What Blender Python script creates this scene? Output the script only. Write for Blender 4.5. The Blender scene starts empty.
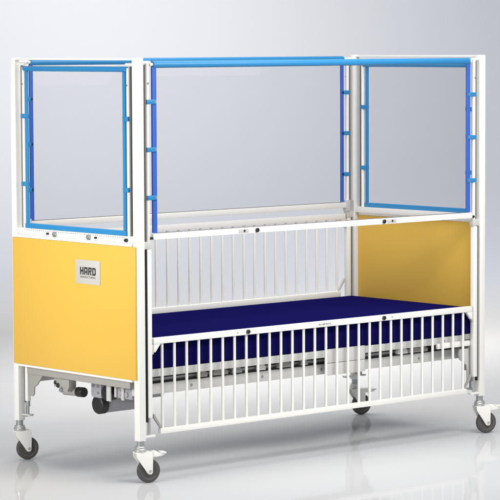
import bpy, bmesh, math
from mathutils import Vector, Matrix

S = bpy.context.scene
C = S.collection
W, L, H = 1.041, 2.4694, 2.10       # crib depth, length, height
PS = 0.0411                          # post section
BASE = Vector((L / 2, W / 2, 0))

# ------------------------------------------------------------------ materials
def mat(name, col, rough=0.4, metal=0.0, spec=0.5, bump=0.0, scale=300, mottling=0.0, coat=0.0):
    m = bpy.data.materials.new(name); m.use_nodes = True
    nt = m.node_tree; b = nt.nodes['Principled BSDF']
    b.inputs['Roughness'].default_value = rough
    b.inputs['Metallic'].default_value = metal
    b.inputs['Specular IOR Level'].default_value = spec
    b.inputs['Coat Weight'].default_value = coat
    b.inputs['Coat Roughness'].default_value = 0.12
    tc = nt.nodes.new('ShaderNodeTexCoord')
    n = nt.nodes.new('ShaderNodeTexNoise'); n.inputs['Scale'].default_value = 6 if mottling else scale
    n.inputs['Detail'].default_value = 4
    nt.links.new(tc.outputs['Object'], n.inputs['Vector'])
    mx = nt.nodes.new('ShaderNodeMix'); mx.data_type = 'RGBA'
    k = 1 - mottling
    mx.inputs[6].default_value = (col[0] * k, col[1] * k, col[2] * k, 1)
    mx.inputs[7].default_value = (*col, 1)
    nt.links.new(n.outputs['Fac'], mx.inputs[0])
    nt.links.new(mx.outputs[2], b.inputs['Base Color'])
    if bump:
        n2 = nt.nodes.new('ShaderNodeTexNoise'); n2.inputs['Scale'].default_value = scale
        n2.inputs['Detail'].default_value = 3
        nt.links.new(tc.outputs['Object'], n2.inputs['Vector'])
        bp = nt.nodes.new('ShaderNodeBump'); bp.inputs['Strength'].default_value = bump
        bp.inputs['Distance'].default_value = 0.002
        nt.links.new(n2.outputs['Fac'], bp.inputs['Height'])
        nt.links.new(bp.outputs['Normal'], b.inputs['Normal'])
    return m

WHITE = mat('white_powder_coat', (0.85, 0.838, 0.805), 0.38, spec=0.4, bump=0.05, scale=500)
YELLOW = mat('yellow_laminate', (0.742, 0.460, 0.076), 0.42, spec=0.35, bump=0.06, scale=350, mottling=0.035)
SKY = mat('sky_blue_vinyl', (0.024, 0.235, 0.52), 0.36, spec=0.5, bump=0.12, scale=220)
ROYAL = mat('royal_blue_vinyl', (0.040, 0.125, 0.52), 0.45, spec=0.3, bump=0.12, scale=220)
NAVY = mat('navy_vinyl', (0.007, 0.006, 0.072), 0.7, spec=0.0, bump=0.12, scale=160, mottling=0.08)
GREY = mat('grey_painted_steel', (0.36, 0.35, 0.33), 0.42, spec=0.4, bump=0.05)
LGREY = mat('light_grey_painted_steel', (0.58, 0.575, 0.56), 0.45, spec=0.4, bump=0.05)
ZINC = mat('zinc_plated_steel', (0.62, 0.62, 0.60), 0.33, metal=0.85, bump=0.05)
MOTOR = mat('lilac_grey_plastic', (0.36, 0.36, 0.40), 0.38)
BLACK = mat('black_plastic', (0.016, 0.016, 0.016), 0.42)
TYRE = mat('dark_grey_rubber', (0.085, 0.08, 0.076), 0.6, spec=0.3, bump=0.1, scale=200)
HUB = mat('grey_wheel_core', (0.12, 0.113, 0.106), 0.5)
PLATE = mat('brushed_plate', (0.60, 0.585, 0.56), 0.42, metal=0.15, mottling=0.06)
SHADE_EDGE = mat('grey_shade_and_edge', (0.16, 0.155, 0.145), 0.6)  # dark grey for the painted slot shade and the pane edge lines
INK = mat('black_ink', (0.02, 0.02, 0.02), 0.5)
GINK = mat('grey_ink', (0.22, 0.22, 0.22), 0.5)
STEM = mat('dull_steel', (0.40, 0.43, 0.43), 0.35, metal=0.7)

def glass_mat():
    m = bpy.data.materials.new('clear_acrylic'); m.use_nodes = True
    nt = m.node_tree; nt.nodes.clear()
    out = nt.nodes.new('ShaderNodeOutputMaterial')
    tr = nt.nodes.new('ShaderNodeBsdfTransparent'); tr.inputs['Color'].default_value = (0.96, 0.96, 0.965, 1)
    gl = nt.nodes.new('ShaderNodeBsdfGlossy'); gl.inputs['Roughness'].default_value = 0.02
    lw = nt.nodes.new('ShaderNodeLayerWeight'); lw.inputs['Blend'].default_value = 0.25
    fr = nt.nodes.new('ShaderNodeMath'); fr.operation = 'MULTIPLY'; fr.inputs[1].default_value = 0.05
    nt.links.new(lw.outputs['Facing'], fr.inputs[0])
    mx = nt.nodes.new('ShaderNodeMixShader')
    nt.links.new(fr.outputs[0], mx.inputs[0]); nt.links.new(tr.outputs[0], mx.inputs[1]); nt.links.new(gl.outputs[0], mx.inputs[2])
    nt.links.new(mx.outputs[0], out.inputs['Surface'])
    return m
GLASS = glass_mat()

def floor_mat():
    m = bpy.data.materials.new('studio_floor_paint'); m.use_nodes = True
    nt = m.node_tree; b = nt.nodes['Principled BSDF']
    tc = nt.nodes.new('ShaderNodeTexCoord'); n = nt.nodes.new('ShaderNodeTexNoise')
    n.inputs['Scale'].default_value = 1.5; n.inputs['Detail'].default_value = 5
    nt.links.new(tc.outputs['Object'], n.inputs['Vector'])
    mx = nt.nodes.new('ShaderNodeMix'); mx.data_type = 'RGBA'
    mx.inputs[6].default_value = (0.525, 0.53, 0.545, 1); mx.inputs[7].default_value = (0.54, 0.545, 0.56, 1)
    nt.links.new(n.outputs['Fac'], mx.inputs[0]); m3 = nt.nodes.new('ShaderNodeMapRange'); m3.interpolation_type = 'SMOOTHSTEP'
    m3.inputs['From Min'].default_value = 0.001; m3.inputs['From Max'].default_value = 0.35
    wallc = nt.nodes.new('ShaderNodeMix'); wallc.data_type = 'RGBA'
    wallc.inputs[7].default_value = (0.493, 0.516, 0.582, 1)
    nt.links.new(m3.outputs[0], wallc.inputs[0]); nt.links.new(mx.outputs[2], wallc.inputs[6])
    nt.links.new(wallc.outputs[2], b.inputs['Base Color'])
    # the floor is glossy, the wall it curves up into is matt
    ge = nt.nodes.new('ShaderNodeNewGeometry'); sp = nt.nodes.new('ShaderNodeSeparateXYZ')
    nt.links.new(ge.outputs['Position'], sp.inputs[0])
    nt.links.new(sp.outputs['Z'], m3.inputs['Value'])
    m2 = nt.nodes.new('ShaderNodeMapRange'); m2.interpolation_type = 'SMOOTHSTEP'
    m2.inputs['From Min'].default_value = 0.001; m2.inputs['From Max'].default_value = 0.35
    m2.inputs['To Min'].default_value = 0.18; m2.inputs['To Max'].default_value = 0.0
    nt.links.new(sp.outputs['Z'], m2.inputs['Value'])
    gl = nt.nodes.new('ShaderNodeBsdfGlossy'); gl.inputs['Roughness'].default_value = 0.035
    b.inputs['Roughness'].default_value = 0.9; b.inputs['Specular IOR Level'].default_value = 0.0
    ms = nt.nodes.new('ShaderNodeMixShader')
    nt.links.new(m2.outputs[0], ms.inputs[0]); nt.links.new(b.outputs[0], ms.inputs[1]); nt.links.new(gl.outputs[0], ms.inputs[2])
    nt.links.new(ms.outputs[0], nt.nodes['Material Output'].inputs['Surface'])
    return m
FLOOR = floor_mat()

# ------------------------------------------------------------------ mesh helpers
def box(bm, x0, x1, y0, y1, z0, z1, bev=0.002, seg=2):
    r = bmesh.ops.create_cube(bm, size=1.0)
    vs = r['verts']
    for v in vs:
        v.co = Vector((x0 if v.co.x < 0 else x1, y0 if v.co.y < 0 else y1, z0 if v.co.z < 0 else z1))
    if bev:
        es = list({e for v in vs for e in v.link_edges})
        bmesh.ops.bevel(bm, geom=es, offset=bev, segments=seg, affect='EDGES', profile=0.6)

def tube(bm, a, b, r, seg=20, r2=None, bev=0.0):
    a, b = Vector(a), Vector(b); d = b - a
    q = d.to_track_quat('Z', 'Y').to_matrix().to_4x4()
    M = Matrix.Translation((a + b) / 2) @ q
    res = bmesh.ops.create_cone(bm, cap_ends=True, segments=seg, radius1=r, radius2=r if r2 is None else r2, depth=d.length, matrix=M)
    if bev:
        vs = set(res['verts'])
        fs = [f for f in {f for v in vs for f in v.link_faces} if len(f.verts) > 4]
        es = list({e for f in fs for e in f.edges})
        bmesh.ops.bevel(bm, geom=es, offset=bev, segments=3, affect='EDGES', profile=0.5)

def prism(bm, pts, axis, a, b, bev=0.0):
    """extrude a 2-D outline along an axis; pts are the two other coordinates in order"""
    def mk(p, t):
        if axis == 'y': return (p[0], t, p[1])
        if axis == 'x': return (t, p[0], p[1])
        return (p[0], p[1], t)
    v0 = [bm.verts.new(mk(p, a)) for p in pts]; v1 = [bm.verts.new(mk(p, b)) for p in pts]
    n = len(pts)
    fs = [bm.faces.new(v0), bm.faces.new(v1[::-1])]
    for i in range(n):
        fs.append(bm.faces.new((v0[i], v1[i], v1[(i + 1) % n], v0[(i + 1) % n])))
    bmesh.ops.recalc_face_normals(bm, faces=fs)
    if bev:
        es = list(fs[0].edges) + list(fs[1].edges)
        bmesh.ops.bevel(bm, geom=es, offset=bev, segments=2, affect='EDGES', profile=0.6)

def lathe(bm, prof, c, axis='y', seg=40):
    """prof: list of (radius, along)"""
    rings = []
    for r, t in prof:
        ring = []
        for i in range(seg):
            an = 2 * math.pi * i / seg
            u, w = r * math.cos(an), r * math.sin(an)
            if axis == 'y': p = (c[0] + u, c[1] + t, c[2] + w)
            elif axis == 'x': p = (c[0] + t, c[1] + u, c[2] + w)
            else: p = (c[0] + u, c[1] + w, c[2] + t)
            ring.append(bm.verts.new(p))
        rings.append(ring)
    fs = []
    for a, b in zip(rings, rings[1:]):
        for i in range(seg):
            fs.append(bm.faces.new((a[i], a[(i + 1) % seg], b[(i + 1) % seg], b[i])))
    fs.append(bm.faces.new(rings[0])); fs.append(bm.faces.new(rings[-1][::-1]))
    bmesh.ops.recalc_face_normals(bm, faces=fs)

def world_loc(o):
    return o.location + (world_loc(o.parent) if o.parent else Vector((0, 0, 0)))

def obj(name, bm, m, parent=None, smooth=True, label=None):
    me = bpy.data.meshes.new(name)
    lo = Vector([min(v.co[i] for v in bm.verts) for i in range(3)])
    hi = Vector([max(v.co[i] for v in bm.verts) for i in range(3)])
    c = (lo + hi) / 2
    bmesh.ops.translate(bm, vec=-c, verts=bm.verts)
    bm.to_mesh(me); bm.free()
    me.materials.append(m)
    if smooth:
        me.shade_smooth()
        me.set_sharp_from_angle(angle=math.radians(35))
    o = bpy.data.objects.new(name, me); C.objects.link(o)
    if parent:
        o.parent = parent; o.location = c - world_loc(parent)
    else:
        o.location = c
    if label: o['label'] = label
    return o

def dup(o, offset, parent=None):
    c = o.copy(); C.objects.link(c)
    c.parent = parent if parent else o.parent
    c.location = o.location + Vector(offset)
    for ch in list(o.children):
        d = ch.copy(); C.objects.link(d); d.parent = c
    return c

def B(): return bmesh.new()
def bx(name, m, parent, x0, x1, y0, y1, z0, z1, bev=0.002, label=None):
    bm = B(); box(bm, x0, x1, y0, y1, z0, z1, bev); return obj(name, bm, m, parent, label=label)

# ------------------------------------------------------------------ setting
fwd = Vector((0.66061, 0.74660, 0)).normalized(); rgt = Vector((fwd.y, -fwd.x, 0))
CAM = Vector((-8.06006, -9.93632, 2.16584))
def studio():
    bm = B()
    D0, R, TOP = 19.5, 2.6, 6.0                    # start of the sweep (from the camera), its radius, its height
    prof = [(-20.0, 0.0), (4.0, 0.0), (9.0, 0.0), (12.0, 0.0), (15.0, 0.0), (17.5, 0.0)]
    n = 48
    for i in range(n + 1):
        a = math.pi / 2 * i / n
        prof.append((D0 + R * math.sin(a), R - R * math.cos(a)))
    prof.append((D0 + R, TOP))
    cols = []
    for u in (-30, -8, 0, 8, 30):
        cols.append([bm.verts.new(Vector((CAM.x, CAM.y, 0)) + fwd * d + rgt * u + Vector((0, 0, z))) for d, z in prof])
    for a, b in zip(cols, cols[1:]):
        for i in range(len(prof) - 1):
            bm.faces.new((a[i], b[i], b[i + 1], a[i + 1]))
    bmesh.ops.recalc_face_normals(bm, faces=bm.faces)
    o = obj('floor', bm, FLOOR)
    me = o.data
    for p in me.polygons: p.use_smooth = True
    if sum(p.normal.z for p in me.polygons) < 0:
        me.flip_normals()
    o['kind'] = 'structure'; o['label'] = 'glossy white studio floor curving up into a pale backdrop'
    return o
studio()

# ------------------------------------------------------------------ the crib
crib = bpy.data.objects.new('hospital_crib', None); C.objects.link(crib)
crib.location = BASE; crib.empty_display_size = 0.2
crib['label'] = 'white steel hospital crib with yellow end panels, blue-padded clear windows and four casters'
crib['category'] = 'crib'

def mirror_x(x): return L - x
def mirror_y(y): return W - y

# posts ------------------------------------------------------------
p0 = None
for ix in (0, 1):
    for iy in (0, 1):
        if p0 is None:
            bm = B(); box(bm, 0, PS, 0, PS, 0.2105, H, 0.003)
            p0 = obj('corner_post', bm, WHITE, crib)
        else:
            dup(p0, (ix * (L - PS), iy * (W - PS), 0))

# casters ------------------------------------------------------------
def caster(ox, oy, pedal):
    px, py = ox + PS / 2, oy + PS / 2
    bm = B()
    tube(bm, (px, py, 0.184), (px, py, 0.2103), 0.0185, 28)
    st = obj('caster', bm, STEM, crib)                         # stem that goes up into the post
    bm = B()
    lathe(bm, [(0.012, 0.1565), (0.029, 0.1565), (0.031, 0.160), (0.031, 0.169), (0.0275, 0.173), (0.0275, 0.181), (0.024, 0.1845), (0.012, 0.1845)], (px, py, 0), 'z', 32)
    obj('swivel_head', bm, ZINC, st)
    cx, cz = px + 0.041, 0.060                                  # axle
    bm = B()
    out = [(px - 0.031, 0.156), (px - 0.029, 0.132), (cx - 0.013, cz - 0.010), (cx - 0.006, cz - 0.016), (cx + 0.008, cz - 0.016),
           (cx + 0.014, cz - 0.008), (cx + 0.016, 0.128), (cx + 0.014, 0.156)]
    prism(bm, out, 'y', py - 0.026, py - 0.022, 0.0008)
    prism(bm, out, 'y', py + 0.022, py + 0.026, 0.0008)
    box(bm, px - 0.030, cx + 0.013, py - 0.0215, py + 0.0215, 0.150, 0.1555, 0.001)
    obj('fork', bm, WHITE, st)
    bm = B()
    tube(bm, (cx, py - 0.031, cz), (cx, py + 0.031, cz), 0.007, 16)
    obj('axle', bm, ZINC, st)
    bm = B()
    lathe(bm, [(0.043, -0.0145), (0.051, -0.0155), (0.0565, -0.013), (0.0595, -0.007), (0.060, 0), (0.0595, 0.007), (0.0565, 0.013), (0.051, 0.0155), (0.043, 0.0145)], (cx, py, cz), 'y', 48)
    obj('tyre', bm, TYRE, st)
    bm = B()
    lathe(bm, [(0.010, -0.019), (0.018, -0.019), (0.020, -0.0125), (0.036, -0.0115), (0.0425, -0.0160), (0.0440, -0.0160), (0.0440, 0.0160), (0.0425, 0.0160), (0.036, 0.0115), (0.020, 0.0125), (0.018, 0.019), (0.010, 0.019)], (cx, py, cz), 'y', 40)
    obj('wheel', bm, HUB, st)
    if pedal:
        bm = B()
        pr = [(cx + 0.0165, 0.155), (cx + 0.0165, 0.130), (cx + 0.040, 0.129), (cx + 0.070, 0.134), (cx + 0.090, 0.146), (cx + 0.088, 0.151), (cx + 0.070, 0.146), (cx + 0.052, 0.146), (cx + 0.036, 0.158)]
        prism(bm, pr, 'y', py - 0.024, py + 0.024, 0.002)
        box(bm, cx + 0.062, cx + 0.086, py - 0.03, py + 0.03, 0.1465, 0.1515, 0.002)
        obj('brake_pedal', bm, WHITE, st)
    st.rotation_euler = (0, 0, math.radians(-18))            # the casters trail, swivelled a little
    return st
for ix in (0, 1):
    for iy in (0, 1):
        caster(ix * (L - PS), iy * (W - PS), not (ix == 0 and iy == 1))

# end panels and the rails over them --------------------------------
for ix in (0, 1):
    f = (lambda x: x) if ix == 0 else mirror_x
    def X(a, b): return (min(f(a), f(b)), max(f(a), f(b)))
    x0, x1 = X(-0.012, 0.0)
    # panel covers the outer faces of both posts and reaches inside between them
    bm = B(); box(bm, *X(-0.012, -0.0005), 0.014, W - 0.019, 0.5135, 1.173, 0.002)
    box(bm, *X(0.0, 0.012), PS + 0.001, W - PS - 0.001, 0.5135, 1.173, 0.001)
    pnl = obj('end_panel', bm, YELLOW, crib, label='yellow end panel with the nameplate' if ix == 0 else 'yellow end panel behind the far end of the mattress')
    bm = B(); box(bm, *X(-0.013, 0.012), PS + 0.001, W - PS - 0.001, 0.502, 0.513, 0.002)
    obj('edge_trim', bm, WHITE, pnl)
    bm = B(); box(bm, *X(-0.0125, 0.012), PS + 0.001, W - PS - 0.001, 1.1735, 1.1885, 0.002)
    obj('edge_trim', bm, WHITE, pnl)
    # rail under the window
    bm = B(); box(bm, *X(0.010, 0.036), PS + 0.001, W - PS - 0.001, 1.189, 1.222, 0.002)
    rl = obj('end_rail', bm, WHITE, crib)
    bm = B()
    n = 46
    for k in range(n):
        y = 0.12 + k * (W - 0.24) / (n - 1)
        tube(bm, (f(0.0065), y, 1.214), (f(0.0106), y, 1.214), 0.0024, 8)
    obj('hole_row', bm, GREY, rl)
    for y, r in ((0.741, 0.006), (0.682, 0.013), (0.401, 0.013), (0.344, 0.006), (0.100, 0.0095)):
        bm = B(); tube(bm, (f(-0.002), y, 1.202), (f(0.0105), y, 1.202), r, 20, bev=0.002)
        if r > 0.009:
            tube(bm, (f(-0.008), y, 1.202), (f(-0.002), y, 1.202), r * 0.55, 16, bev=0.001)
        obj('knob', bm, BLACK if r < 0.01 or y < 0.2 else STEM, rl)
    # top rail
    bm = B(); box(bm, *X(0.004, 0.030), PS + 0.001, W - PS - 0.001, 2.088, 2.0985, 0.002)
    obj('top_rail', bm, WHITE, crib)

# nameplate ----------------------------------------------------------
np_ = bx('nameplate', PLATE, crib, -0.0155, -0.0125, 0.287, 0.484, 0.967, 1.088, 0.001)
def letters():
    """four block letters standing on the -x face of the plate; u runs to the right of the reader (-y)"""
    bm = B()
    y_left, w, gap, z0, h, s = 0.446, 0.0275, 0.0055, 1.013, 0.039, 0.0085
    xo, xi = -0.0163, -0.0153
    def rect(u0, u1, v0, v1): box(bm, xo, xi, y_left - u1, y_left - u0, z0 + v0, z0 + v1, 0)
    u = 0.0                                                     # H
    rect(u, u + s, 0, h); rect(u + w - s, u + w, 0, h); rect(u + s + 0.0001, u + w - s - 0.0001, h / 2 - s / 2, h / 2 + s / 2)
    u += w + gap                                                # A
    rect(u, u + s, 0, h - s); rect(u + w - s, u + w, 0, h - s); rect(u, u + w, h - s + 0.0001, h); rect(u + s + 0.0001, u + w - s - 0.0001, h * 0.28, h * 0.28 + s * 0.9)
    u += w + gap                                                # R
    rect(u, u + s, 0, h); rect(u + s + 0.0001, u + w, h - s, h); rect(u + w - s, u + w, h * 0.45 + 0.0001, h - s - 0.0001)
    rect(u + s + 0.0001, u + w - s - 0.0001, h * 0.40, h * 0.40 + s * 0.9)
    pts = [(y_left - (u + w * 0.50), z0 + h * 0.395), (y_left - (u + w * 0.80), z0 + h * 0.395), (y_left - (u + w), z0), (y_left - (u + w - s * 1.1), z0)]
    prism(bm, pts, 'x', xo, xi)
    u += w + gap                                                # D
    rect(u, u + s, 0, h); rect(u + s + 0.0001, u + w - 0.004, h - s, h); rect(u + s + 0.0001, u + w - 0.004, 0, s); rect(u + w - s, u + w, 0.004, h - 0.004)
    return obj('lettering', bm, INK, np_, smooth=False)
letters()
def text_mesh(name, body, size_w, center, mat_, parent, face):
    """flat lettering, width size_w, centred at center; face '-x' or '-y'"""
    cu = bpy.data.curves.new(name, 'FONT'); cu.body = body; cu.extrude = 0.0; cu.align_x = 'CENTER'; cu.align_y = 'CENTER'
    tmp = bpy.data.objects.new(name, cu); C.objects.link(tmp)
    dg = bpy.context.evaluated_depsgraph_get(); dg.update()
    me = bpy.data.meshes.new_from_object(tmp.evaluated_get(dg))
    bpy.data.objects.remove(tmp)
    xs = [v.co.x for v in me.vertices]; sc = size_w / (max(xs) - min(xs)); mid = (max(xs) + min(xs)) / 2
    for v in me.vertices:
        u, w = (v.co.x - mid) * sc, v.co.y * sc
        v.co = Vector((0, -u, w)) if face == '-x' else Vector((u, 0, w))
    me.materials.clear(); me.materials.append(mat_)
    o = bpy.data.objects.new(name, me); C.objects.link(o); o.parent = parent; o.location = Vector(center) - world_loc(parent)
    return o
text_mesh('lettering', 'MANUFACTURING', 0.122, (-0.0160, 0.3835, 1.0015), INK, np_, '-x')

# guide tubes and rods in each corner ---------------------------------
for ix in (0, 1):
    for iy in (0, 1):
        fx = (lambda x: x) if ix == 0 else mirror_x
        fy = (lambda y: y) if iy == 0 else mirror_y
        def X(a, b): return (min(fx(a), fx(b)), max(fx(a), fx(b)))
        def Y(a, b): return (min(fy(a), fy(b)), max(fy(a), fy(b)))
        zb = 0.262 if iy == 0 else 0.30
        bm = B(); box(bm, *X(0.0585, 0.0865), *Y(0.002, 0.030), 0.262 + (0.06 if iy == 0 else 0.05), 1.158, 0.004)
        gt = obj('guide_tube', bm, WHITE, crib)
        bm = B(); tube(bm, (fx(0.0725), fy(0.016), 0.236), (fx(0.0725), fy(0.016), 0.345), 0.008, 16)
        obj('foot_pin', bm, ZINC, gt)
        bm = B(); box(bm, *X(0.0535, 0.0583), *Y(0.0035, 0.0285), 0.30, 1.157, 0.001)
        obj('slot_shade_strip', bm, BLACK, gt)  # added black strip, paints the shade in the slot beside the post
        bm = B(); box(bm, *X(PS + 0.0005, 0.104), *Y(0.003, 0.030), 0.224, 0.2355, 0.002)
        obj('foot_tab', bm, WHITE, gt)
        bm = B(); tube(bm, (fx(0.076), fy(0.018), 1.158), (fx(0.076), fy(0.018), 2.078), 0.0105, 20)
        gr = obj('guide_rod', bm, WHITE, crib)
        bm = B(); tube(bm, (fx(PS + 0.0005), fy(0.016), 2.077), (fx(0.095), fy(0.016), 2.077), 0.008, 16, bev=0.002)
        obj('rod_holder', bm, WHITE, gr)
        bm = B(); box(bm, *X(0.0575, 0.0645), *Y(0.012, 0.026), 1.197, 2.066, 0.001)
        obj('rod_shade_strip', bm, SHADE_EDGE, gr)  # added dark strip: shade between rod and post put in as colour
        bm = B(); box(bm, *X(PS + 0.0005, 0.092), *Y(0.004, 0.032), 1.160, 1.196, 0.003)
        obj('rod_collar', bm, LGREY, gr)
        bm = B(); tube(bm, (fx(0.076), fy(0.0035), 1.975), (fx(0.076), fy(0.0085), 1.975), 0.0045, 12)
        obj('screw', bm, STEM, gr)
        # end window rod
        ez = 1.223
        bm = B(); tube(bm, (fx(0.020), fy(0.0905), ez), (fx(0.020), fy(0.0905), 2.05), 0.0105, 20)
        er = obj('window_rod', bm, WHITE, crib)
        bm = B(); tube(bm, (fx(0.016), fy(PS + 0.0005), 2.068), (fx(0.016), fy(0.105), 2.068), 0.0075, 16, bev=0.002)
        obj('rod_holder', bm, WHITE, er)
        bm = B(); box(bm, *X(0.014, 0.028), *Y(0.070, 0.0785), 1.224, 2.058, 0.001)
        obj('rod_shade_strip', bm, SHADE_EDGE, er)  # same painted slot shade, next to the end window rod
        bm = B(); tube(bm, (fx(0.0075), fy(0.0905), 1.965), (fx(0.0125), fy(0.0905), 1.965), 0.0045, 12)
        obj('screw', bm, STEM, er)
        if ix == 0 and iy == 0: continue
        # end guide post reaching down beside the cross beam
        bm = B(); box(bm, *X(0.020, 0.042), *Y(0.070, 0.092), 0.315, 0.500, 0.003)
        eg = obj('end_guide', bm, WHITE, crib)
        bm = B(); tube(bm, (fx(0.031), fy(0.081), 0.248), (fx(0.031), fy(0.081), 0.318), 0.0075, 14)
        tube(bm, (fx(0.031), fy(0.081), 0.287), (fx(0.031), fy(0.081), 0.3145), 0.012, 14)
        obj('foot_pin', bm, STEM, eg)
        bm = B(); box(bm, *X(0.018, 0.044), *Y(PS + 0.001, 0.112), 0.2385, 0.2475, 0.002)
        obj('foot_tab', bm, LGREY, eg)
        # gusset
        bm = B()
        g = [(0.099, 0.4605), (0.099, 0.36), (0.108, 0.345), (0.128, 0.345), (0.140, 0.358), (0.142, 0.392), (0.168, 0.408), (0.215, 0.4605)]
        prism(bm, [(fy(a), b) for a, b in g], 'x', fx(0.026), fx(0.034), 0.001)
        obj('gusset', bm, GREY, crib)

# windows ---------------------------------------------------------------
def strap(parent, x0, x1, y0, y1, z, hh=0.0115):
    bm = B(); box(bm, x0, x1, y0, y1, z - hh, z + hh, 0.002)
    s = obj('strap', bm, SKY, parent)
    return s
# front and back windows: round padded tube on top, padded uprights, clear sheet
for iy in (0, 1):
    fy = (lambda y: y) if iy == 0 else mirror_y
    def Y(a, b): return (min(fy(a), fy(b)), max(fy(a), fy(b)))
    ztop = 2.067 if iy == 0 else 2.076
    bm = B(); tube(bm, (0.112, fy(0.020), ztop), (L - 0.112, fy(0.020), ztop), 0.0172, 28, bev=0.005)
    wf = obj('window_frame', bm, SKY, crib, label='long front window frame, blue tube along its top' if iy == 0 else 'long back window frame, blue tube along its top')
    zb = 1.2365 if iy == 0 else 1.2502
    for k in (0, 1):
        fx = (lambda x: x) if k == 0 else mirror_x
        pa, pb = (0.1055, 0.134) if iy == 0 else (0.108, 0.130)
        x0, x1 = sorted((fx(pa), fx(pb)))
        bm = B(); box(bm, x0, x1, *Y(0.012, 0.024), zb, ztop - 0.012, 0.004, 3)
        obj('side_pad', bm, ROYAL, wf, label='royal blue upright pad')
        for z in (1.884, 1.649, 1.412):
            x0, x1 = sorted((fx(0.0665), fx(pb - 0.006 if iy == 0 else pa + 0.003)))
            s = strap(wf, x0, x1, *Y(0.0062, 0.0295), z)
            if iy == 0:
                bm = B(); tube(bm, (fx(pb - 0.0135), 0.0048, z), (fx(pb - 0.0135), 0.0064, z), 0.006, 14)
            else:
                bm = B(); tube(bm, (fx(pa + 0.010), fy(0.0238), z), (fx(pa + 0.010), fy(0.0275), z), 0.0065, 14)
            obj('stud', bm, STEM if iy == 0 else BLACK, s)
        bm = B(); tube(bm, (fx(0.1135), fy(0.020), ztop), (fx(0.094), fy(0.020), ztop), 0.0085, 16)
        obj('end_plug', bm, WHITE, wf)
    bm = B(); box(bm, pb + 0.0005, L - pb - 0.0005, *Y(0.016, 0.021), zb + 0.001, ztop - 0.018, 0.0005)
    obj('pane', bm, GLASS, wf)
    bm = B(); box(bm, pb + 0.0005, L - pb - 0.0005, *Y(0.012, 0.025), zb - 0.0012, zb + 0.0008, 0.0003)
    obj('pane_edge_strip', bm, SHADE_EDGE, wf)  # thin dark line along the foot of the pane
# end windows: padded on all four sides
for ix in (0, 1):
    fx = (lambda x: x) if ix == 0 else mirror_x
    def X(a, b): return (min(fx(a), fx(b)), max(fx(a), fx(b)))
    bm = B(); tube(bm, (fx(0.020), 0.099, 2.044), (fx(0.020), W - 0.093, 2.044), 0.0135, 28, bev=0.004)
    wf = obj('window_frame', bm, SKY, crib, label='end window frame above the yellow panel with the nameplate' if ix == 0 else 'end window frame at the far end of the crib')
    for k in (0, 1):
        fy = (lambda y: y) if k == 0 else mirror_y
        y0, y1 = sorted((fy(0.108), fy(0.130)))
        bm = B(); box(bm, *X(0.010, 0.021), y0, y1, 1.2485, 2.033, 0.004, 3)
        obj('side_pad', bm, SKY, wf)
        for z in (1.80, 1.45):
            y0, y1 = sorted((fy(0.079), fy(0.124)))
            s = strap(wf, *X(0.0045, 0.0315), y0, y1, z)
            bm = B(); tube(bm, (fx(0.003), fy(0.117), z), (fx(0.0047), fy(0.117), z), 0.005, 14)
            obj('stud', bm, STEM, s)
    bm = B(); box(bm, *X(0.008, 0.023), 0.104, W - 0.104, 1.2225, 1.248, 0.004, 3)
    obj('bottom_pad', bm, SKY, wf)
    bm = B(); box(bm, *X(0.013, 0.018), 0.1305, W - 0.1305, 1.2485, 2.032, 0.0005)
    obj('pane', bm, GLASS, wf)

# fixed front rail ---------------------------------------------------------
bm = B(); box(bm, 0.100, L - 0.100, 0.001, 0.030, 1.204, 1.2345, 0.003)
fr = obj('side_rail', bm, WHITE, crib, label='bare upper front rail')
for x in (0.780, 1.686):
    bm = B(); tube(bm, (x, -0.010, 1.2195), (x, 0.0005, 1.2195), 0.0112, 24, bev=0.003)
    obj('knob', bm, BLACK, fr)
for x in (0.690, 1.745):
    bm = B(); box(bm, x - 0.034, x + 0.034, -0.0015, 0.0008, 1.210, 1.229, 0.0005)
    lp = obj('label_plate', bm, PLATE, fr)
for x in (0.690, 1.745):
    bm = B(); tube(bm, (x + 0.004, -0.003, 1.2195), (x + 0.004, -0.0012, 1.2195), 0.006, 14)
    obj('screw', bm, BLACK, fr)
for x in (0.088, L - 0.088):
    bm = B(); tube(bm, (x, 0.001, 1.212), (x, 0.014, 1.212), 0.0065, 16)
    obj('catch', bm, BLACK, fr)
    bm = B(); box(bm, min(x, x + (0.011 if x < 1 else -0.011)), max(x, x + (0.011 if x < 1 else -0.011)), 0.0145, 0.029, 1.206, 1.232, 0.002)
    obj('end_bracket', bm, LGREY, fr)

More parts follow.
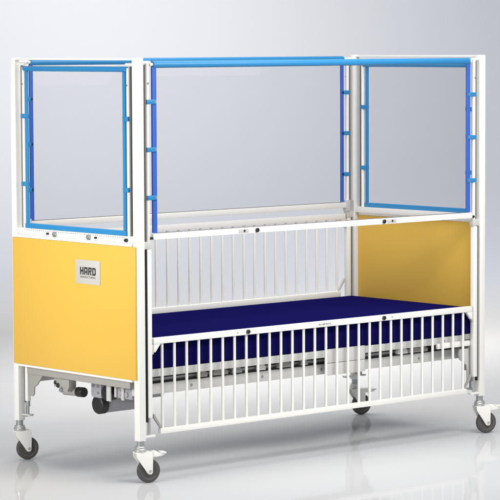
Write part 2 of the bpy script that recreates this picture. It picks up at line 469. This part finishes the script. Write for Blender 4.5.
# gates with bars ------------------------------------------------------------
NB = 27; X0 = 0.159; STEP = (2.232 - 0.159) / 26
def gate(name_label, yc, top0, top1, bot0, bot1, side):
    ya, yb = yc - 0.013, yc + 0.013
    bm = B(); box(bm, 0.097, L - 0.100, ya, yb, top0, top1, 0.003)
    g = obj('gate', bm, WHITE, crib, label=name_label)
    bm = B(); box(bm, 0.139, L - 0.139, ya, yb, bot0, bot1, 0.003)
    obj('bottom_rail', bm, WHITE, g)
    bar0 = None
    n = NB + 1
    for k in range(n):
        x = X0 + k * (L - 2 * X0) / (n - 1)
        if bar0 is None:
            bm = B(); tube(bm, (x, yc, bot1 - 0.002), (x, yc, top0 + 0.002), 0.0073, 16)
            bar0 = obj('bar', bm, WHITE, g)
        else:
            dup(bar0, (k * (L - 2 * X0) / (n - 1), 0, 0))
    for fx in ((lambda x: x), mirror_x):
        # triangular gusset under the top rail and slanting strap to the bottom rail
        bm = B(); prism(bm, [(fx(0.0985), top0 - 0.0005), (fx(0.0985), top0 - 0.040), (fx(0.108), top0 - 0.040), (fx(0.140), top0 - 0.0005)], 'y', yc - 0.012, yc + 0.006, 0.001)
        obj('corner_gusset', bm, WHITE, g)
        bm = B(); prism(bm, [(fx(0.1535), bot1 + 0.0005), (fx(0.143), bot1 + 0.0005), (fx(0.0985), bot1 + 0.058), (fx(0.0985), bot1 + 0.074), (fx(0.106), bot1 + 0.074)], 'y', yc - 0.006, yc + 0.006, 0.001)
        obj('corner_strap', bm, GREY if side == 0 else LGREY, g)
        bm = B(); box(bm, *sorted((fx(0.0875), fx(0.098))), yc - 0.010, yc + 0.010, top0 - 0.05, top0 - 0.002, 0.002)
        obj('slide_shoe', bm, LGREY, g)
    return g
fg = gate('front gate with white bars, lowered', 0.0155, 0.686, 0.7165, 0.235, 0.262, 0)
for x in (0.716, 1.686):
    bm = B(); tube(bm, (x, -0.009, 0.7025), (x, 0.003, 0.7025), 0.0112, 24, bev=0.003)
    obj('knob', bm, BLACK, fg)
for x in (0.648, 1.750):
    bm = B(); tube(bm, (x, 0.0005, 0.7025), (x, 0.003, 0.7025), 0.004, 12)
    obj('screw', bm, GREY, fg)
bm = B(); box(bm, 1.196, 1.312, 0.001, 0.0027, 0.694, 0.7095, 0.0005)
obj('label_plate', bm, WHITE, fg)
bm = B()
for k, w in enumerate((0.010, 0.006, 0.012, 0.008, 0.011, 0.007, 0.010)):
    x = 1.212 + k * 0.0125
    box(bm, x, x + w * 0.8, 0.0002, 0.0011, 0.698, 0.7055, 0)
obj('print_marks', bm, GINK, fg)
bg = gate('back gate with white bars, raised', W - 0.0155, 1.150, 1.184, 0.702, 0.734, 1)
# rail under the back window
bm = B(); box(bm, 0.100, L - 0.100, W - 0.034, W - 0.008, 1.217, 1.2485, 0.003)
obj('side_rail', bm, WHITE, crib, label='bare rail below the back window')
for x0, x1 in ((0.072, 0.0995), (L - 0.0995, L - 0.072)):
    bx('rail_bracket', LGREY, crib, x0, x1, W - 0.040, W - 0.0035, 1.1965, 1.262, 0.003)

# bed deck and mechanism ---------------------------------------------------------
bm = B()
box(bm, 0.070, L - 0.066, 0.050, 0.075, 0.516, 0.5555, 0.003)
box(bm, 0.070, L - 0.066, W - 0.075, W - 0.050, 0.516, 0.5555, 0.003)
box(bm, 0.070, 0.095, 0.0755, W - 0.0755, 0.516, 0.555, 0.003)
box(bm, L - 0.091, L - 0.066, 0.0755, W - 0.0755, 0.516, 0.555, 0.003)
box(bm, 0.0955, L - 0.0915, 0.0755, W - 0.0755, 0.545, 0.5545, 0.001)
deck = obj('bed_deck', bm, LGREY, crib)
for x in (0.262, 0.98, 1.58, 2.02, 2.2):
    bm = B(); tube(bm, (x, 0.0485, 0.534), (x, 0.0502, 0.534), 0.006, 14)
    obj('bolt', bm, STEM, deck)
bm = B(); box(bm, 1.30, 1.585, 0.040, 0.0490, 0.4865, 0.5595, 0.002)
obj('hinge_plate', bm, LGREY, deck)
bm = B(); box(bm, 1.30, 1.585, 0.040, 0.0490, 0.4205, 0.4840, 0.002)
obj('hinge_plate', bm, LGREY, deck)
for y0 in (0.100, W - 0.135):
    bm = B(); box(bm, 0.060, L - 0.060, y0, y0 + 0.035, 0.420, 0.4745, 0.004)
    lb = obj('long_beam', bm, LGREY, crib)
    for x in (0.42, 0.90, 1.32, 2.05):
        if y0 < 0.2:
            bm = B(); tube(bm, (x, y0 - 0.003, 0.447), (x, y0 + 0.0005, 0.447), 0.007, 14)
            obj('bolt', bm, STEM, lb)
# black slide tracks in the gap between deck and beam
for y0 in (0.110, W - 0.135):
    bm = B()
    box(bm, 0.10, L - 0.12, y0, y0 + 0.018, 0.4985, 0.5125, 0.002)
    obj('slide_track', bm, BLACK, crib)
    bm = B(); box(bm, 0.10, L - 0.12, y0 + 0.004, y0 + 0.014, 0.4755, 0.4835, 0.001)
    obj('slide_rod', bm, BLACK, crib)
    bm = B(); box(bm, 0.10, L - 0.12, y0 + 0.0185, y0 + 0.0235, 0.4752, 0.5155, 0.0005)
    obj('slide_channel', bm, WHITE, crib)
for x0, w, m in ((0.455, 0.06, GREY), (0.555, 0.10, GREY), (0.68, 0.07, STEM), (0.862, 0.050, WHITE), (1.00, 0.09, GREY), (1.16, 0.05, STEM), (1.875, 0.075, WHITE), (1.955, 0.15, GREY), (2.13, 0.06, BLACK)):
    bm = B()
    prism(bm, [(x0, 0.483), (x0 + w, 0.483), (x0 + w, 0.499), (x0 + w * 0.82, 0.510), (x0 + w * 0.1, 0.510), (x0, 0.503)], 'y', 0.084, 0.106, 0.002)
    obj('link_plate', bm, m, crib)
bx('cross_bar', WHITE, crib, 2.13, 2.385, 0.032, 0.0485, 0.494, 0.524, 0.003)
bx('deck_bumper', GREY, crib, L - 0.125, L - 0.075, 0.034, 0.0485, 0.530, 0.560, 0.003)
# shaped hanger at the far right of the front side
bm = B()
prism(bm, [(2.318, 0.4775), (2.310, 0.452), (2.320, 0.420), (2.345, 0.405), (2.372, 0.385), (2.380, 0.335), (2.380, 0.305), (2.392, 0.292), (2.408, 0.300), (2.412, 0.340), (2.412, 0.4775)], 'y', 0.045, 0.056, 0.002)
obj('hanger_plate', bm, LGREY, crib)
for ix in (0, 1):
    fx = (lambda x: x) if ix == 0 else mirror_x
    bm = B(); box(bm, *sorted((fx(0.016), fx(0.054))), 0.094, W - 0.094, 0.461, 0.4995, 0.004)
    obj('cross_beam', bm, GREY, crib)
# torque tube, gearbox and motor under the near end
bm = B(); tube(bm, (0.070, 0.695, 0.392), (0.070, 0.585, 0.396), 0.0225, 28, bev=0.004)
prism(bm, [(0.585, 0.4605), (0.675, 0.4605), (0.650, 0.430), (0.632, 0.402), (0.600, 0.402), (0.585, 0.425)], 'x', 0.012, 0.060, 0.003)
gb = obj('gearbox', bm, GREY, crib)
for y, z, r in ((0.735, 0.432, 0.010), (0.712, 0.420, 0.013), (0.690, 0.398, 0.012)):
    bm = B(); tube(bm, (0.036, y, z), (0.10, y, z), r, 14, bev=0.002)
    obj('bolt', bm, BLACK if z > 0.41 else STEM, gb)
bm = B(); box(bm, 0.040, 0.052, 0.683, 0.748, 0.410, 0.4605, 0.003)
obj('bolt_plate', bm, GREY, gb)
bm = B(); tube(bm, (0.070, 0.584, 0.396), (0.070, 0.532, 0.398), 0.0255, 28, bev=0.004)
obj('end_cap', bm, BLACK, gb)
MC = Vector((0.12, 0.485, 0.335))
bm = B(); tube(bm, MC + Vector((0.036, 0, 0)), MC + Vector((0.24, 0, 0)), 0.0455, 40, bev=0.004)
mo = obj('motor', bm, MOTOR, crib)
bm = B(); lathe(bm, [(0.02, -0.006), (0.040, -0.006), (0.046, -0.002), (0.049, 0.004), (0.049, 0.036), (0.02, 0.036)], MC, 'x', 40)
obj('motor_cap', bm, BLACK, mo)
bm = B()
prism(bm, [(0.445, 0.372), (0.445, 0.455), (0.528, 0.455), (0.528, 0.382), (0.515, 0.372)], 'x', 0.110, 0.175, 0.004)
obj('motor_bracket', bm, MOTOR, mo)
for y, z in ((0.468, 0.432), (0.505, 0.432), (0.468, 0.398)):
    bm = B(); tube(bm, (0.105, y, z), (0.1098, y, z), 0.007, 14, bev=0.001)
    obj('bolt', bm, STEM, mo)
bm = B(); lathe(bm, [(0.012, -0.006), (0.016, 0.0), (0.036, 0.0), (0.039, 0.004), (0.039, 0.05), (0.02, 0.05)], (0.082, 0.372, 0.408), 'x', 36)
obj('drive_pulley', bm, BLACK, mo)
bm = B(); box(bm, 0.070, 0.078, 0.318, 0.352, 0.372, 0.452, 0.002)
obj('belt_guard', bm, LGREY, mo)
bm = B(); box(bm, 0.09, 0.30, 0.17, 0.30, 0.392, 0.445, 0.005)
tube(bm, (0.083, 0.262, 0.420), (0.10, 0.262, 0.420), 0.014, 18)
tube(bm, (0.083, 0.21, 0.415), (0.10, 0.21, 0.415), 0.013, 18)
obj('control_box', bm, MOTOR, crib)
bm = B(); box(bm, 0.080, 0.0895, 0.225, 0.245, 0.385, 0.450, 0.002)
obj('box_clip', bm, LGREY, crib)
bm = B(); box(bm, 0.080, 0.0895, 0.285, 0.300, 0.395, 0.450, 0.002)
obj('box_clip', bm, LGREY, crib)
bm = B(); tube(bm, (0.31, 0.24, 0.415), (1.2, 0.24, 0.43), 0.014, 18)
obj('push_rod', bm, ZINC, crib)

# mattress: a thing of its own lying on the deck ------------------------------
bm = B(); box(bm, 0.062, 2.405, 0.045, 1.000, 0.5562, 0.706, 0.014, 4)
mt = obj('mattress', bm, NAVY)
mt['label'] = 'navy blue vinyl mattress lying flat on the crib deck behind the lowered gate'; mt['category'] = 'mattress'

# ------------------------------------------------------------------ lights
def area(name, loc, target, size, power, col, size_y=None, spread=180):
    li = bpy.data.lights.new(name, 'AREA'); li.energy = power; li.color = col
    li.shape = 'RECTANGLE'; li.spread = math.radians(spread); li.size = size; li.size_y = size_y or size
    o = bpy.data.objects.new(name, li); C.objects.link(o); o.location = loc
    o.rotation_euler = (Vector(target) - Vector(loc)).to_track_quat('-Z', 'Y').to_euler()
    return o
area('key_softbox', (-3.6, 0.1, 1.6), (0.0, 0.5, 1.25), 1.5, 26.5, (1.0, 0.97, 0.91), spread=70)
area('front_softbox', (1.25, -2.3, 2.9), (1.25, 0.0, 0.9), 3.0, 56, (1.0, 0.985, 0.94), 0.9, spread=120)
area('overhead_softbox', (1.35, 0.75, 5.0), (1.3, 0.5, 0), 4.6, 90, (1, 0.965, 0.90), spread=110)
SET = Vector((CAM.x, CAM.y, 0))
area('backdrop_lamp', SET + fwd * 15.5 - rgt * 3.2 + Vector((0, 0, 6.2)), SET + fwd * 22.1 - rgt * 1.0 + Vector((0, 0, 3.0)), 2.5, 216, (1, 0.942, 0.84), spread=85)
area('floor_lamp', SET + fwd * 18.0 + rgt * 0.5 + Vector((0, 0, 4.0)), SET + fwd * 18.0 + rgt * 0.5, 5.0, 66, (1, 0.96, 0.89), 1.0, spread=75)

w = bpy.data.worlds.new('World'); S.world = w; w.use_nodes = True
w.node_tree.nodes['Background'].inputs['Color'].default_value = (0.85, 0.915, 1.0, 1)
w.node_tree.nodes['Background'].inputs['Strength'].default_value = 0.39

# ------------------------------------------------------------------ camera
cd = bpy.data.cameras.new('camera'); co = bpy.data.objects.new('camera', cd); C.objects.link(co)
cd.sensor_width = 36; cd.lens = 2613.3077 / 500 * 36; cd.clip_end = 200; cd.clip_start = 0.1
roll, yaw, pitch = -0.00445, 0.7244, 0.0787
F3 = Vector((0.66060989, 0.7466007, -0.07862549))
R3 = Vector((0.74867891, -0.66291783, -0.00445418))
U3 = R3.cross(F3)
M = Matrix((R3, U3, -F3)).transposed().to_4x4(); M.translation = CAM
co.matrix_world = M
S.camera = co

S.view_settings.view_transform = 'Standard'; S.view_settings.look = 'None'
S.view_settings.exposure = 0.0; S.view_settings.gamma = 1.0
S.render.resolution_x = 1024; S.render.resolution_y = 1024
